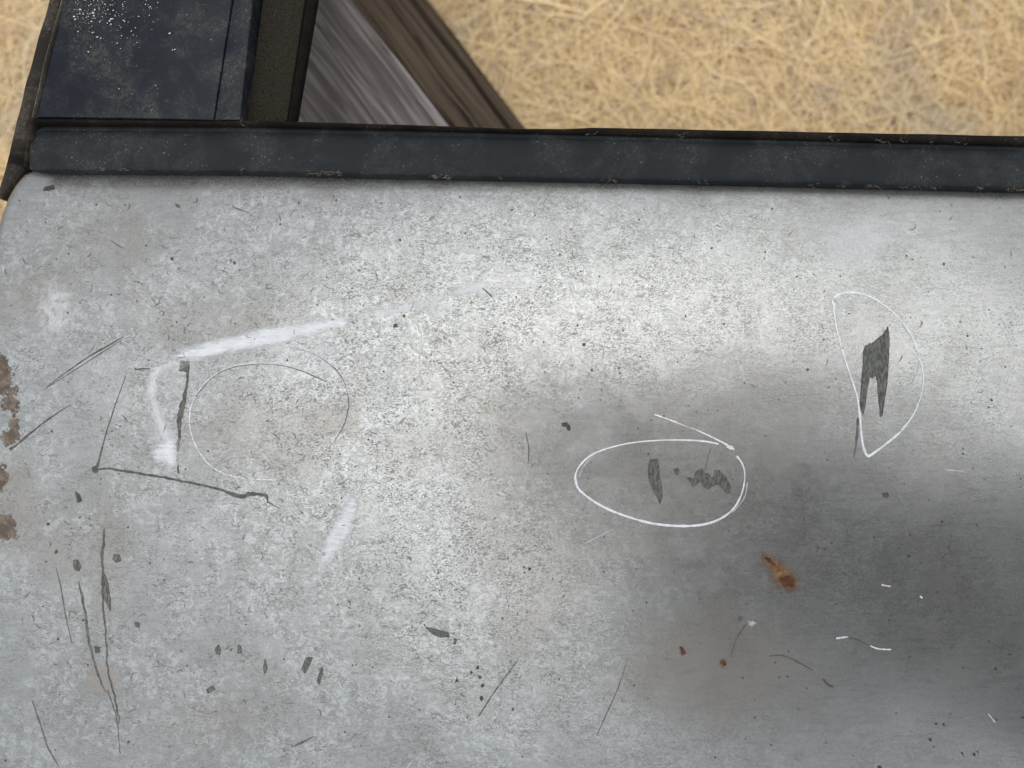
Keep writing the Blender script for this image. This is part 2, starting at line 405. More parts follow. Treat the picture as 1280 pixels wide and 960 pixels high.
def interp(pts, n, zplane):
    """sample a px polyline evenly in x, on a level plane"""
    a = np.array(pts, float); xs_ = np.linspace(a[0,0], a[-1,0], n); return [(x, np.interp(x, a[:,0], a[:,1])) for x in xs_]

def loft(name, rows, mat, parent=None, close=True, smooth=True):
    """rows: list of equal-length closed cross-sections"""
    m = len(rows[0]); vs = [p for r_ in rows for p in r_]; fs = []
    for j in range(len(rows)-1):
        for i in range(m): k = (i+1) % m; fs.append((j*m+i, j*m+k, (j+1)*m+k, (j+1)*m+i))
    if close: fs.append(tuple(range(m))[::-1]); fs.append(tuple(range((len(rows)-1)*m, len(rows)*m)))
    o = dpart(name, vs, fs, mat, parent, smooth)
    bm = bmesh.new(); bm.from_mesh(o.data); bmesh.ops.recalc_face_normals(bm, faces=bm.faces)
    if smooth:
        for e in bm.edges:
            if len(e.link_faces) == 2 and e.calc_face_angle(0) > R(50): e.smooth = False
    bm.to_mesh(o.data); bm.free()
    return o

# belt moulding along the window opening
def belt():
    bot = [(26,209),(110,209.5),(300,212),(540,219),(860,226),(1280,235.5),(2000,250)]
    top = [(26,153),(45,152),(300,155),(500,160),(800,168),(1000,173),(1280,180),(2000,193)]
    zb = .2500
    xs_ = list(np.linspace(26, 60, 22)) + list(np.linspace(64, 1300, 240)) + list(np.linspace(1320, 2010, 40))
    rows = []
    for px in xs_:
        yb = np.interp(px, *np.array(bot).T); yt = np.interp(px, *np.array(top).T)
        t = min(1, max(0, (px-26)/22)); rnd = math.sqrt(max(0, 1-(1-t)**2))
        cpy = (yb+yt)/2; hb = (yb-yt)/2*(.55+.45*rnd)
        if px < 48: cpy = yb-hb - .35*(1-rnd)*8
        lift = .3+.7*rnd
        wob = .35*mn.noise(Vector((px*.03, 0, 0)))
        sec = []
        for (f, h) in ((1.0,-.006),(1.0,.0004),(.97,.0012),(.9,.0018),(.75,.0023),(.5,.0028),(.2,.0031),(-.2,.0030),(-.5,.0024),(-.72,.0014),(-.82,.0002),(-.9,.0008),(-1.0,.0004),(-1.0,-.006)):
            p = P(px, cpy + f*hb + (wob if f > .9 else 0), plane=zb)
            q = float(crown(p.x, min(p.y, TY[0])))*.55 + .45*.2497
            sec.append((p.x, p.y, q + h*lift + .0022))
        rows.append(sec)
    loft('belt_moulding', rows, M_strip)
    # thin flocked lip on the window side
    out_ = [(40,147),(295,149.5),(420,152.5),(560,157),(640,160),(700,160.5),(740,158.5),(800,159.5),(1000,163.5),(1280,169),(2000,181)]
    rows = []
    for px in np.linspace(42, 2000, 280):
        yo = np.interp(px, *np.array(out_).T); yi = np.interp(px, *np.array(top).T)+.6
        yo += .5*mn.noise(Vector((px*.015, 5, 0)))
        sec = []
        for (t, h) in ((0,-.012),(0,.0),(.15,.0012),(.5,.0020),(.85,.0014),(1,0),(1,-.012)):
            p = P(px, yi+(yo-yi)*t, plane=.249); sec.append((p.x, p.y, .2475+h))
        rows.append(sec)
    loft('window_seal', rows, M_seal)
M_seal = mat_plastic('aged_seal_lip', (.007,.006,.005), (.07,.055,.04), .4, .8, .0002, spec=.1)
belt()

# pillar trim: lines in photo pixels, continued up along the window frame
def line(p0, p1):
    """returns function y(px photo row)->px column along the straight line p0-p1"""
    return lambda py: p0[0] + (p1[0]-p0[0])*(py-p0[1])/(p1[1]-p0[1])
PY0, PYT = 150, -900
def strip_between(name, la, lb, z0, z1, h, mat, y0a=150, y0b=150, y1=PYT, n=60, round_=.0006, parent=None, dip=None):
    """raised bar between two slanting lines; z0/z1 top heights at the a and b sides, h depth"""
    rows = []
    for i in range(n+1):
        t = i/n
        t = t**1.6
        A = P(la(y0a+(y1-y0a)*t), y0a+(y1-y0a)*t, plane=z0); B = P(lb(y0b+(y1-y0b)*t), y0b+(y1-y0b)*t, plane=z1)
        W = (B-A); L = W.length; u = W/L; sec = []
        prof = [(0,-h),(0,-round_),(.3*round_/L,-.3*round_),(round_/L,0),(.5,(dip or 0)),(1-round_/L,0),(1-.3*round_/L,-.3*round_),(1,-round_),(1,-h)]
        for f, dz in prof: q = A+W*f; sec.append((q.x, q.y, q.z+dz))
        rows.append(sec)
    return loft(name, rows, mat, parent)
frame_x = 0
# rubber edge: left outermost
rub_out = [(90,-60),(76,0),(50,92),(27,152),(8,222),(-3,262)]
def edge_seal():
    o_ = [(-150,-900+0),] ; rows = []
    outl = [(296,-900),(74,-46),(62,0),(31,108),(24,140),(13,184),(-1,240),(-2,248)]
    inn = [(322,-900),(96,-46),(80.,0),(45.5,143),(38,152),(33,210),(25,218),(14,232),(5,244),(0,249)]
    oy = np.array([p[1] for p in outl]); ox = np.array([p[0] for p in outl]); iy = np.array([p[1] for p in inn]); ix = np.array([p[0] for p in inn])
    for py in list(np.linspace(-900, 0, 50))+list(np.linspace(6, 248, 80)):
        a = np.interp(py, oy, ox) + 1.2*mn.noise(Vector((py*.03, 1, 0))); b = np.interp(py, iy, ix)
        low = max(0, min(1, (py-175)/30)); dz = -.020*low
        A = P(a, py, plane=.243+dz); B = P(b, py, plane=.247+dz)
        A.z = B.z = .2455+dz; W = B-A; sec = []
        for f, h in ((0,-.02),(0,-.003),(.12,-.0008),(.35,0),(.62,-.001),(.7,-.0022),(.78,-.0008),(.9,.0004),(1,-.001),(1,-.02)):
            q = A+W*f; sec.append((q.x, q.y, q.z+h))
        rows.append(sec)
    loft('edge_seal', rows, M_rim)
edge_seal()
def trim_ridge():
    rows = []
    iy = [-900,-46,0,70,143,150]; ix = [326,93,80,60,43.5,42]
    for py in np.linspace(-900, 147, 120):
        b = np.interp(py, iy, ix) + .5*mn.noise(Vector((py*.05, 6, 0))); A = P(b-2.6, py, plane=.2500); B = P(b+.2, py, plane=.2500); W = B-A
        rows.append([tuple(A+W*f+Vector((0,0,h))) for f, h in ((0,-.01),(0,-.0006),(.3,.0008),(.7,.0008),(1,-.0006),(1,-.01))])
    loft('trim_ridge', rows, M_dust)
M_dust = mat_plastic('dusty_tan_rubber', (.045,.040,.032), (.22,.19,.15), 1., .85, .0003, spec=.1)
trim_ridge()
def seam_shadow():  # near-black strip painting in the shadow gap under the belt moulding
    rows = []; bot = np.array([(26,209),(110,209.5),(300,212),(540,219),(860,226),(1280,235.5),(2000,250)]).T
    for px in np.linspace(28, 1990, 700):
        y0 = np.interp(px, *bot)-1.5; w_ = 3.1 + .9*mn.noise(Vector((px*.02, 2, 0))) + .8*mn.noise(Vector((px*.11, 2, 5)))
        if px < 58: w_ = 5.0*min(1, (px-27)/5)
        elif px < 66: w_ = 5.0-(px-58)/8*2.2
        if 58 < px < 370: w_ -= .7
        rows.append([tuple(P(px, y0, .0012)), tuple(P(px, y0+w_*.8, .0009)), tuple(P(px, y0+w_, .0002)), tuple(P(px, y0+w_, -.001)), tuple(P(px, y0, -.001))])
    loft('seam_shadow', rows, M_black)
seam_shadow()
L_a = line((80,0),(46,145)); L_b = line((290,0),(266.5,150)); L_c = line((291.6,0),(268.3,150)); L_d = line((316,0),(300,150))
def pillar_line(l, up):   # pillar narrows upward
    return l
o1 = strip_between('pillar_applique', L_a, L_b, .2500, .2508, .012, M_plate, 146, 149.5, y1=-900, dip=.0008)
o2 = strip_between('applique_edge', L_c, L_d, .2508, .2498, .014, M_plate, 149.5, 149.5, y1=-900)
# felt run channel with its metal lips
strip_between('run_channel_base', line((310,0),(292,152)), line((392,0),(366.5,153)), .2310, .2310, .004, M_black, 153, 153, n=30)
strip_between('run_channel', line((328,0),(308,152)), line((381,0),(358.5,153)), .2390, .2390, .0075, M_felt, 152.5, 153, n=90, dip=-.0015)
strip_between('channel_lip', line((383.3,0),(359.5,152)), line((395,0),(369,153)), .2420, .2400, .005, M_black, 152.5, 153, n=30)
# the rest of the window frame, beyond the picture: head rail and rear pillar
def rail(name, pts, w, h, z, mat):
    rows = []
    P_ = [Vector(p) for p in pts]
    for i, p in enumerate(P_):
        t = (P_[min(i+1, len(P_)-1)]-P_[max(i-1, 0)]).normalized(); s = Vector((-t.y, t.x, 0))
        rows.append([tuple(p+s*a+Vector((0,0,b))) for a, b in ((-w/2,-h),(-w/2,-.003),(-w/2+.003,0),(w/2-.003,0),(w/2,-.003),(w/2,-h))])
    loft(name, rows, mat, smooth=False)
tl = P(line((80,0),(46,145))(-880), -880, plane=.25); 
hp = []
for i in range(25):
    t = i/24; hp.append((tl.x+.005+(XR-.06-tl.x)*t, tl.y+.012+.035*math.sin(t*math.pi*.6), .246-.01*t))
rail('head_rail', hp, .040, .025, .246, M_plate)
rail('rear_pillar', [(XR-.045+.004*i, hp[-1][1]+.01-(hp[-1][1]-.10)*i/8, .243) for i in range(9)], .055, .025, .243, M_plate)

# ------------------------------------------------------------------ marks on the skin
def catmull(pts, step=2.0):
    p = [np.array(q, float) for q in pts]; p = [2*p[0]-p[1]] + p + [2*p[-1]-p[-2]]; o = []
    for i in range(1, len(p)-2):
        n = max(2, int(np.linalg.norm(p[i+1][:2]-p[i][:2])/step))
        for k in range(n):
            t = k/n; o.append(.5*((2*p[i])+(-p[i-1]+p[i+1])*t+(2*p[i-1]-5*p[i]+4*p[i+1]-p[i+2])*t*t+(-p[i-1]+3*p[i]-3*p[i+1]+p[i+2])*t**3))
    o.append(p[-2]); return o
LIFT = [0.00010]
def ribbon(name, pts, mat, step=2.0, jit=0, raised=0.0, label=None, op=1.0):
    """pts: (px, py, width_px[, opacity]) - a line with a profile across"""
    pts = [tuple(q)+((op,) if len(q) == 3 else ()) for q in pts]
    c = catmull(pts, step); vs = []; fs = []; at = []
    LIFT[0] += .000002
    for i, q in enumerate(c):
        t = (c[min(i+1, len(c)-1)]-c[max(i-1, 0)])[:2]; L = np.linalg.norm(t)+1e-9; s = np.array([-t[1], t[0]])/L
        w = max(q[2], .05)*.5; ox = jit*mn.noise(Vector((i*.35, q[0]*.01, 3.3))); w *= 1+.40*mn.noise(Vector((i*.22, 8.1, q[1]*.02)))+.35*mn.noise(Vector((i*.9, 2.1, q[1]*.02)))
        for f, a, h in ((-1,.0,0),(-.55,1,.7),(0,1,1),(.55,1,.7),(1,.0,0)):
            vs.append(P(q[0]+s[0]*(w*f*1.12+ox), q[1]+s[1]*(w*f*1.12+ox), LIFT[0]+raised*h)); at.append(a*q[3])
    for i in range(len(c)-1):
        for k in range(4): fs.append((i*5+k, i*5+k+1, (i+1)*5+k+1, (i+1)*5+k))
    o = dpart(name, vs, fs, mat, attrs={'a': at})
    if label: o['label'] = label
    return o
def sdf(poly, X, Y):
    poly = np.array(poly, float); d = np.full(X.shape, 1e9); ins = np.zeros(X.shape, bool); n = len(poly)
    for i in range(n):
        a = poly[i]; b = poly[(i+1) % n]; e = b-a; wx = X-a[0]; wy = Y-a[1]
        t = np.clip((wx*e[0]+wy*e[1])/(e@e+1e-12), 0, 1); d = np.minimum(d, np.hypot(wx-e[0]*t, wy-e[1]*t))
        c1 = (a[1] > Y) != (b[1] > Y)
        with np.errstate(divide='ignore', invalid='ignore'): xi = (b[0]-a[0])*(Y-a[1])/(b[1]-a[1]+1e-12)+a[0]
        ins ^= c1 & (X < xi)
    return np.where(ins, d, -d)
def patch(name, poly, mat, feather=2.0, step=1.5, label=None, op=1.0):
    """an area of wear; attribute a runs 0..1 over the feathered edge (0.5 on the outline)"""
    q = np.array(poly, float); x0, y0 = q.min(0)-feather; x1, y1 = q.max(0)+feather
    xs_ = np.arange(x0, x1+step, step); ys_ = np.arange(y0, y1+step, step); X, Y = np.meshgrid(xs_, ys_)
    a = np.clip(.5+sdf(poly, X, Y)/(2*feather), 0, 1)*op; vid = -np.ones(X.shape, int); vs = []; at = []; fs = []
    LIFT[0] += .000002
    keep = np.zeros((X.shape[0]-1, X.shape[1]-1), bool)
    mxv = np.maximum.reduce([a[:-1,:-1], a[1:,:-1], a[:-1,1:], a[1:,1:]]); keep = mxv > 0
    def V_(j, i):
        if vid[j, i] < 0: vid[j, i] = len(vs); vs.append(P(X[j, i], Y[j, i], LIFT[0])); at.append(a[j, i])
        return vid[j, i]
    for j, i in zip(*np.nonzero(keep)): fs.append((V_(j, i), V_(j+1, i), V_(j+1, i+1), V_(j, i+1)))
    o = dpart(name, vs, fs, mat, attrs={'a': at})
    if label: o['label'] = label
    return o

M_pen = mat_decal('white_paint_marker', (.70,.72,.74), (.56,.58,.60), .6, .50, .22, 1.1, 1300, bump=.0001)
M_penf = mat_decal('faint_grey_marker', (.46,.47,.50), (.36,.36,.38), .55, .5, .3, 1.1, 900)
M_scr = mat_decal('dark_scratch', (.045,.042,.036), (.09,.085,.075), .7, .42, .15, .9, 700, bump=.0002)
M_scrf = mat_decal('fine_scratch', (.06,.06,.055), (.12,.12,.11), .7, .5, .25, 1.2, 600, opac=.8)
M_chip = mat_decal('bare_primer_chip', (.055,.057,.050), (.125,.13,.118), .8, .42, .10, .5, 520, stretch=(1.6,.5,1), bump=.0004, colscale=700, edge=(.03,.032,.028))
M_brown = mat_decal('bare_brown_metal', (.070,.053,.040), (.14,.108,.083), .8, .42, .10, 2.4, 330, bump=.0003, colscale=200)
M_smear = mat_decal('white_polish_smear', (.72,.74,.77), (.62,.64,.66),   .6, .5, .5, 1.6, 420, opac=.74, stretch=(.5,1.6,1))
M_smearf = mat_decal('faint_white_smear', (.74,.76,.785), (.66,.68,.70), .6, .5, .5, 1.7, 300, opac=.55)
M_rust = mat_decal('orange_rust', (.15,.062,.02), (.25,.155,.08), .85, .5, .45, 1.1, 330, opac=.85, colscale=260)
M_rustd = mat_decal('dark_rust', (.06,.018,.008), (.13,.05,.018), .9, .5, .35, .9, 500)
M_speck = mat_decal('black_tar_speck', (.02,.02,.018), (.05,.045,.04), .6, .4, .12, .5, 900)

# white marker loops
loopA = [(720,604,2,.7),(719,596,2.6),(724,583,2.4),(739,569,2.2),(761,560,2.0),(790,553.5,1.9),(822,550.5,1.9),(852,550,2.2),(880,551.5,2.6),(898,555,2.8)]
loopB = [(719,596,2.8),(722,609,3.2),(733,620,3.0),(755,634,3.0),(785,646,3.1),(817,654.5,3.4),(850,657.5,3.4),(880,655.5,3.2),(903,647,3.0),(919,633,2.6),(928,614,2.0),(931,594,1.7),(928,580,2.4),(921,570,2.6)]
ribbon('marker_loop', loopA, M_pen, raised=.00006, label='white marker oval, upper stroke')
ribbon('marker_loop', loopB, M_pen, raised=.00006, label='white marker oval, thick lower stroke')
ribbon('marker_stroke', [(818,518,1.6),(838,525,1.8),(858,533,.9),(872,538,1.4),(889,546,1.8),(905,554,2.2),(918,562,3.0)], M_pen, label='white marker tail above the oval')
patch('marker_blot', [(909,556),(915,557),(919,562),(913,562),(908,559)], M_pen, 1.2, 1)
ribbon('marker_loop', [(740,572,1),(735,576,1.4),(728,585,1.4),(724,596,1)], M_penf)
ribbon('marker_loop', [(934,603,1.2),(932,618,1.4),(925,630,1.4),(915,641,1)], M_penf)
# right loop
ribbon('marker_loop', [(1043,384,2.2),(1041,376,2.8),(1045,370,3.0),(1055,366,3.2),(1070,366,3.0),(1088,371,2.8),(1106,382,2.6),(1122,396,2.6),(1136,414,2.4),(1144,430,2.2),(1149,446,1.8)], M_pen, raised=.00006, label='white marker loop, top arc')
ribbon('marker_loop', [(1042,383,2.2),(1044,400,2.4),(1049,424,2.2,.95),(1058,454,2.2,.9),(1066,478,2.2,.95),(1072,498,2.3),(1075,522,2.6),(1077,545,3.0),(1080,561,3.6),(1085,570,3.8),(1094,565,3.4),(1106,556,3.0),(1124,541,3.0),(1140,521,2.4),(1148,504,1.8,.7),(1153,486,1.7,.8),(1154,466,1.8,.8),(1149,449,2.0,.9),(1141,440,1.4,.7)], M_pen, raised=.00005, label='white marker loop, pointed lower stroke')
ribbon('marker_stroke', [(1149,452,1.2,.9),(1146,467,1.6),(1138,484,2.0),(1128,495,2.0),(1114,497,1.4,.7)], M_penf, label='short grey marker arc')
# left loop
ribbon('marker_loop', [(410,479,1.0,.7),(397,472,2.0),(380,463,2.4),(355,456.5,2.6),(330,453.5,2.8),(305,455,2.6),(283,461,2.2),(262,474,2.0),(246,492,2.0),(238,510,2.2)], M_penf, label='grey pencilled loop, upper arc')
ribbon('pencil_line', [(408,477,.8),(392,470,1.6),(372,462,1.4),(345,456,1.0),(310,456,1.0,.7),(283,462,1.2),(262,475,1.0),(244,496,1.0)], M_scrf)
ribbon('marker_loop', [(238,508,1.6),(237,530,1.8),(241,548,2.0),(249,565,2.0),(262,581,2.0),(280,592,2.2),(300,597,2.2),(322,599,2.0),(345,600,1.2,.7)], M_pen, op=.56, label='white pencilled loop, lower arc')
ribbon('pencil_line', [(362,434,.6,.7),(385,440,1.4),(405,451,2.2),(422,465,2.2),(432,483,2.0),(436,502,1.8),(434,518,1.4),(428,535,1.2,.8),(415,555,1.0,.6),(396,575,.8,.5)], M_scrf, label='dark pencilled arc')
ribbon('marker_loop', [(366,436,1.2),(388,442,1.6),(408,454,1.6),(423,468,1.4),(433,486,1.2),(437.5,503,1.1),(435,520,1.0)], M_penf)
# deep scratches on the left
ribbon('scratch', [(236,448,2.2),(235,462,3.2),(234,478,3.6),(231,494,5.2),(227,512,6.4),(224,528,5.8),(224,545,3.8),(222,560,4.0),(222,575,3.2),(223,592,1.6)], M_scr, jit=1.2, label='tall dark upright scratch')
patch('paint_chip', [(226,452),(236,449),(235,464),(224,463)], M_chip, 4, 1)
ribbon('scratch', [(118,587,2.2),(135,586,2.6),(150,588,3.0),(175,592,3.4),(200,596,3.2),(225,601,3.2),(250,606,3.0),(275,612,3.4),(290,618,4.6),(303,620.5,5.2),(313,617.5,5.2),(325,618,4.6),(333,620,4.8),(335,629,2.4)], M_scr, jit=.8, label='long dark scratch sloping to the right')
ribbon('scratch', [(335,627,1.4),(340,631,1.4),(350,636,.8)], M_scrf, jit=.8)
ribbon('scratch', [(120,586,4.0),(123,578,3.0),(127,562,2.0),(133,540,1.7),(141,515,1.3,.85),(149,492,1.0,.7),(157,470,.9,.6)], M_scr)
patch('paint_chip', [(115,584),(120,582),(123,588),(120,592),(115,590)], M_scr, 1.2, 1)
ribbon('scratch', [(12,562,4.2),(22,555,2.8),(36,543,2.6),(55,528,2.2),(75,514,1.4),(88,506,.8,.8)], M_scr)
ribbon('scratch', [(154,421,1.6),(135,432,2.2),(112,445,1.8),(90,460,1.6),(72,473,1.0),(58,484,.8)], M_scr)
ribbon('scratch', [(152,425,1.2),(130,439,1.5),(105,455,1.4),(80,471,1.2),(56,486,.8)], M_scrf, op=1.0)
ribbon('scratch', [(170,462,1.8),(178,461,2.0),(188,461,1.4)], M_scrf)
# scratches low on the left
ribbon('scratch', [(130,661,2.6),(129,680,3.2),(127,700,3.4),(128,715,3.0),(128,740,2.8),(129,765,2.4),(132,790,1.8),(133,815,1.6),(136,845,2.0),(143,870,2.6),(146,885,2.0),(149,903,1.0)], M_scr, jit=1.4, op=.85, label='long crooked scratch near the leading edge')
patch('paint_chip', [(130,715),(135,730),(138,752),(138,765),(132,752),(129,735)], M_chip, 2, 1.3)
ribbon('scratch', [(98,727,2.4),(102,745,3.6),(106,765,3.4),(109,790,4.0),(114,815,3.4),(122,842,2.8),(132,866,1.6)], M_scrf, jit=1, op=.9)
ribbon('scratch', [(70,710,1.0),(76,735,1.4),(82,770,1.2),(90,805,.9)], M_scrf)
ribbon('scratch', [(40,876,1.4),(50,905,1.8),(60,935,1.8),(73,958,1.4)], M_scrf)
ribbon('scratch', [(134,863,1.8),(140,880,1.4),(146,900,1.0),(150,942,1.0)], M_scrf, jit=1)
for pts in ([(92,700),(97,700),(101,708),(99,714),(93,712),(91,706)], [(142,693),(149,694),(151,701),(145,703),(141,699)], [(118,808),(124,809),(125,815),(119,816)], [(168,778),(174,779),(174,785),(169,782)],
            [(268,812),(273,806),(276,812),(275,819),(270,817)], [(297,806),(301,808),(302,816),(297,817)], [(331,824),(334,835),(331,843),(329,835)], [(383,822),(391,822),(387,831),(381,842),(377,836)],
            [(402,833),(404,838),(399,856),(396,852)], [(258,862),(266,857),(268,862),(260,867)], [(532,784),(545,787),(560,791),(562,796),(552,797),(541,793)], [(568,798),(571,800),(569,806),(567,804)],
            [(94,615),(99,618),(102,626),(97,628)], [(56,234),(66,231),(68,236),(61,238),(54,238)], [(1103,617),(1110,616),(1111,621),(1105,621)]):
    patch('paint_chip', pts, M_chip if pts[0][0] > 60 and pts[0][0] != 94 else M_speck, 2.0, 1.0)
ribbon('scratch', [(365,934,1.2),(378,928,3.0),(392,921,1.0)], M_scrf)
# primer flakes inside the loops
patch('paint_chip', [(1110,408),(1112,424),(1111,450),(1109,480),(1106,498),(1103,520),(1100,521),(1100,512),(1098,496),(1097,478),(1095,468),(1091,473),(1087,470),(1084,488),(1082,505),(1079,518),(1075,508),(1077,480),(1079,455),(1079,440),(1082,432),(1088,430),(1093,427),(1096,424),(1103,419),(1107,413)], M_chip, 1.6, .9, label='forked patch of bare primer inside the right marker loop')
ribbon('scratch', [(1073,522,2.6),(1072,540,3.4),(1070,556,2.0),(1067,572,1.0)], M_scrf, jit=.8)
patch('paint_chip', [(813,574),(822,574),(824,583),(824,594),(827,606),(828,620),(825,631),(823,624),(817,614),(812,603),(810,590),(811,580)], M_chip, 1.5, .9, label='leaf shaped chip of bare primer inside the oval')
patch('paint_chip', [(842,587),(848,585),(849,590),(846,594),(844,590)], M_chip, 1.2, .9)
patch('paint_chip', [(858,597),(863,597),(868,600),(870,589),(878,586),(880,591),(886,592),(890,599),(894,594),(893,588),(899,588),(903,592),(908,597),(913,608),(913,616),(908,617),(903,610),(897,605),(890,608),(886,611),(880,609),(876,600),(872,604),(866,609),(864,603)], M_chip, 1.4, .9, label='ragged string of bare primer chips inside the oval')
# edge chips down to brown metal
for pts in ([(-14,440),(4,447),(12,462),(13,480),(9,492),(-14,496)], [(3,500),(14,494),(21,502),(22,516),(12,512),(5,514)], [(16,520),(21,530),(24,544),(14,556),(3,550),(6,538),(12,536)], [(-14,578),(6,586),(8,604),(2,610),(-14,606)],
            [(-14,642),(14,644),(19,654),(18,668),(6,674),(-14,674)], [(20,484),(20,492),(10,494),(8,488)]):
    patch('paint_chip', pts, M_brown, 6, 1.2, label='brown chip at the leading edge')
# polish smears
patch('polish_smear', [(218,445),(236,436),(262,428),(300,419),(340,410),(375,405),(405,402),(425,399),(437,400),(430,408),(405,414),(380,420),(350,429),(315,434),(280,441),(250,448),(232,451)], M_smear, 5, 2.5, label='white smear sloping up above the left loop')
patch('polish_smear', [(448,396),(475,388),(510,380),(543,374),(545,381),(510,388),(475,395),(452,401)], M_smearf, 6, 2.5)
patch('polish_smear', [(566,363),(590,355),(603,350),(612,362),(620,370),(600,366),(572,368)], M_smearf, 6, 2.5)
patch('polish_smear', [(190,470),(197,462),(192,490),(205,525),(216,545),(222,575),(215,583),(200,575),(206,560),(196,530),(186,500)], M_smearf, 8, 2.5)
patch('polish_smear', [(192,560),(216,548),(221,572),(214,582),(196,572)], M_smear, 8, 2.5)
patch('polish_smear', [(222,448),(205,455),(192,463),(186,478),(190,496),(197,470),(210,460),(226,456)], M_smearf, 6, 2.5)
patch('polish_smear', [(437,622),(447,617),(446,635),(442,655),(430,678),(415,695),(402,712),(399,700),(404,686),(410,668),(425,645)], M_smear, 5, 2.5, op=.9, label='white smear curving down in the middle left')
patch('polish_smear', [(330,440),(380,430),(420,425),(430,440),(410,455),(380,445)], M_smearf, 14, 4, op=.6)
for cx, cy, rx, ry in ((270,672,20,7),(70,385,22,34),(480,470,9,36),(1070,300,50,26)):
    patch('polish_smear', [(cx+rx*math.cos(t), cy+ry*math.sin(t)) for t in np.linspace(0, 6.28, 14)[:-1]], M_smearf, 14, 5, op=.62)
# rust
patch('rust_stain', [(952,694),(960,696),(972,704),(985,712),(995,722),(996,734),(988,737),(976,733),(968,722),(961,710)], M_rust, 8, 1.6, label='orange rust streak right of centre')
patch('rust_stain', [(974,722),(985,720),(993,727),(991,732),(981,733),(977,728)], M_rustd, 4, 1.2)
patch('rust_stain', [(956,697),(962,698),(969,706),(964,706)], M_rustd, 3, 1.2)
patch('rust_stain', [(901,826),(906,825),(908,831),(903,834),(899,831)], M_rust, 3, 1.1)
patch('rust_stain', [(903,827),(907,828),(906,832),(903,831)], M_rustd, 1.5, 1)
patch('rust_stain', [(850,808),(854,810),(857,817),(852,819)], M_rustd, 2.5, 1.1)
# small white and dark marks on the right
for pts in ([(1102,731,3.4),(1107,732,2.4),(1113,733,1.8)], [(1150,745,2.8),(1153,748,2.4)], [(1045,798,2.4),(1052,797,3.0),(1060,796,1.6)], [(1087,807,1.4),(1098,811,2.4),(1114,812,1.8)], [(1235,892,1.0),(1244,903,1.8)]):
    ribbon('white_nick', pts, M_pen, step=1)
ribbon('pencil_line', [(1062,797,1.0),(1075,801,1.0),(1088,808,1.0)], M_scrf)
ribbon('marker_stroke', [(1180,587,2.4,.7),(1192,588,2.4,.9),(1204,589,1.6,.6)], M_penf)
ribbon('scratch', [(932,781,1.4),(926,790,1.6),(920,800,1.4),(914,820,1.0)], M_scrf)
ribbon('scratch', [(962,820,1.2,.7),(980,820,1.4),(998,828,1.8),(1016,838,1.0)], M_scrf)
ribbon('scratch', [(1029,849,2.0),(1035,856,2.8),(1042,859,2.0)], M_scr)
patch('white_nick', [(934,776),(942,775),(946,779),(940,784),(935,782)], M_penf, 2, 1, op=.72)
patch('paint_chip', [(923,771),(928,771),(928,776),(923,776)], M_scrf, 1.6, 1)
ribbon('scratch', [(648,824,.8),(632,846,1.2),(616,868,1.8),(598,896,1.4)], M_scrf)
ribbon('scratch', [(784,826,.8),(772,862,1.2),(758,893,1.4),(746,920,1.0)], M_scrf)
ribbon('scratch', [(766,661,.8),(745,672,1.6),(725,682,1.0)], M_penf)
ribbon('scratch', [(889,560,.7),(885,572,1.0),(881,588,.8)], M_scrf)
ribbon('scratch', [(657,540,1),(661,560,1.6),(660,580,1)], M_scrf)
ribbon('scratch', [(290,258,1.2),(300,262,1.8),(312,266,1)], M_scrf); ribbon('scratch', [(138,300,1.2),(146,306,1.8),(154,310,1)], M_scrf)
patch('tar_speck', [(702,529),(708,528),(713,533),(712,539),(709,537),(708,533),(703,533)], M_speck, 1.2, .9, label='dark hooked speck beside the oval')
patch('tar_speck', [(218,254),(223,255),(225,259),(221,259)], M_scrf, 1.2, 1)
ribbon('tar_speck', [(603,360,1.2),(610,366,1.6),(615,371,2.4)], M_scrf)
sp = [(597,835,2),(600,847,2),(589,841,1.4),(571,851,1.8),(603,857,2.2),(602,873,2.2),(641,887,1.4),(628,773,1),(730,431,1.8),(722,407,1.2),(779,413,1.2),(1010,462,1.4),(215,323,1.8),(293,328,1.6),(662,711,1.6),(655,709,1.4),
      (1262,818,1.2),(1245,836,1.4),(1136,695,1.4),(1170,905,1.2),(1180,906,1.2),(1163,925,1.4),(1203,942,1.4),(1218,943,1.4),(1100,960,2),(640,262,1),(700,318,1),(160,928,1.2),(72,799,1.2),(1178,652,1.4),(1031,686,1.2),
      (890,310,1.2),(905,405,1.2),(740,462,1.4),(830,520,1),(1180,330,1.2),(1210,420,1.2),(1240,500,1.2),(500,300,1.2),(420,250,1.2),(350,280,1.2),(70,690,2),(60,655,1.5),(505,395,1.6),(494,407,2.4),(440,360,1.2)]
vs = []; fs = []; at = []
for k in range(420): sp.append((rng.uniform(0, 1280), rng.uniform(245, 958), rng.uniform(.45, 1.0)))
LIFT[0] += .00001
for (px, py, r) in sp:
    b = len(vs); vs.append(P(px, py, LIFT[0])); at.append(1); k = 7; ph = random.random()*6
    for i in range(k):
        t = ph+i/k*2*math.pi; rr = r*random.uniform(.7, 1.35)*1.1; vs.append(P(px+rr*math.cos(t), py+rr*math.sin(t)*1.1, LIFT[0])); at.append(.55)
    for i in range(k): fs.append((b, b+1+i, b+1+(i+1) % k))
o = dpart('tar_speck', vs, fs, M_speck, attrs={'a': at}); o['kind'] = 'stuff'

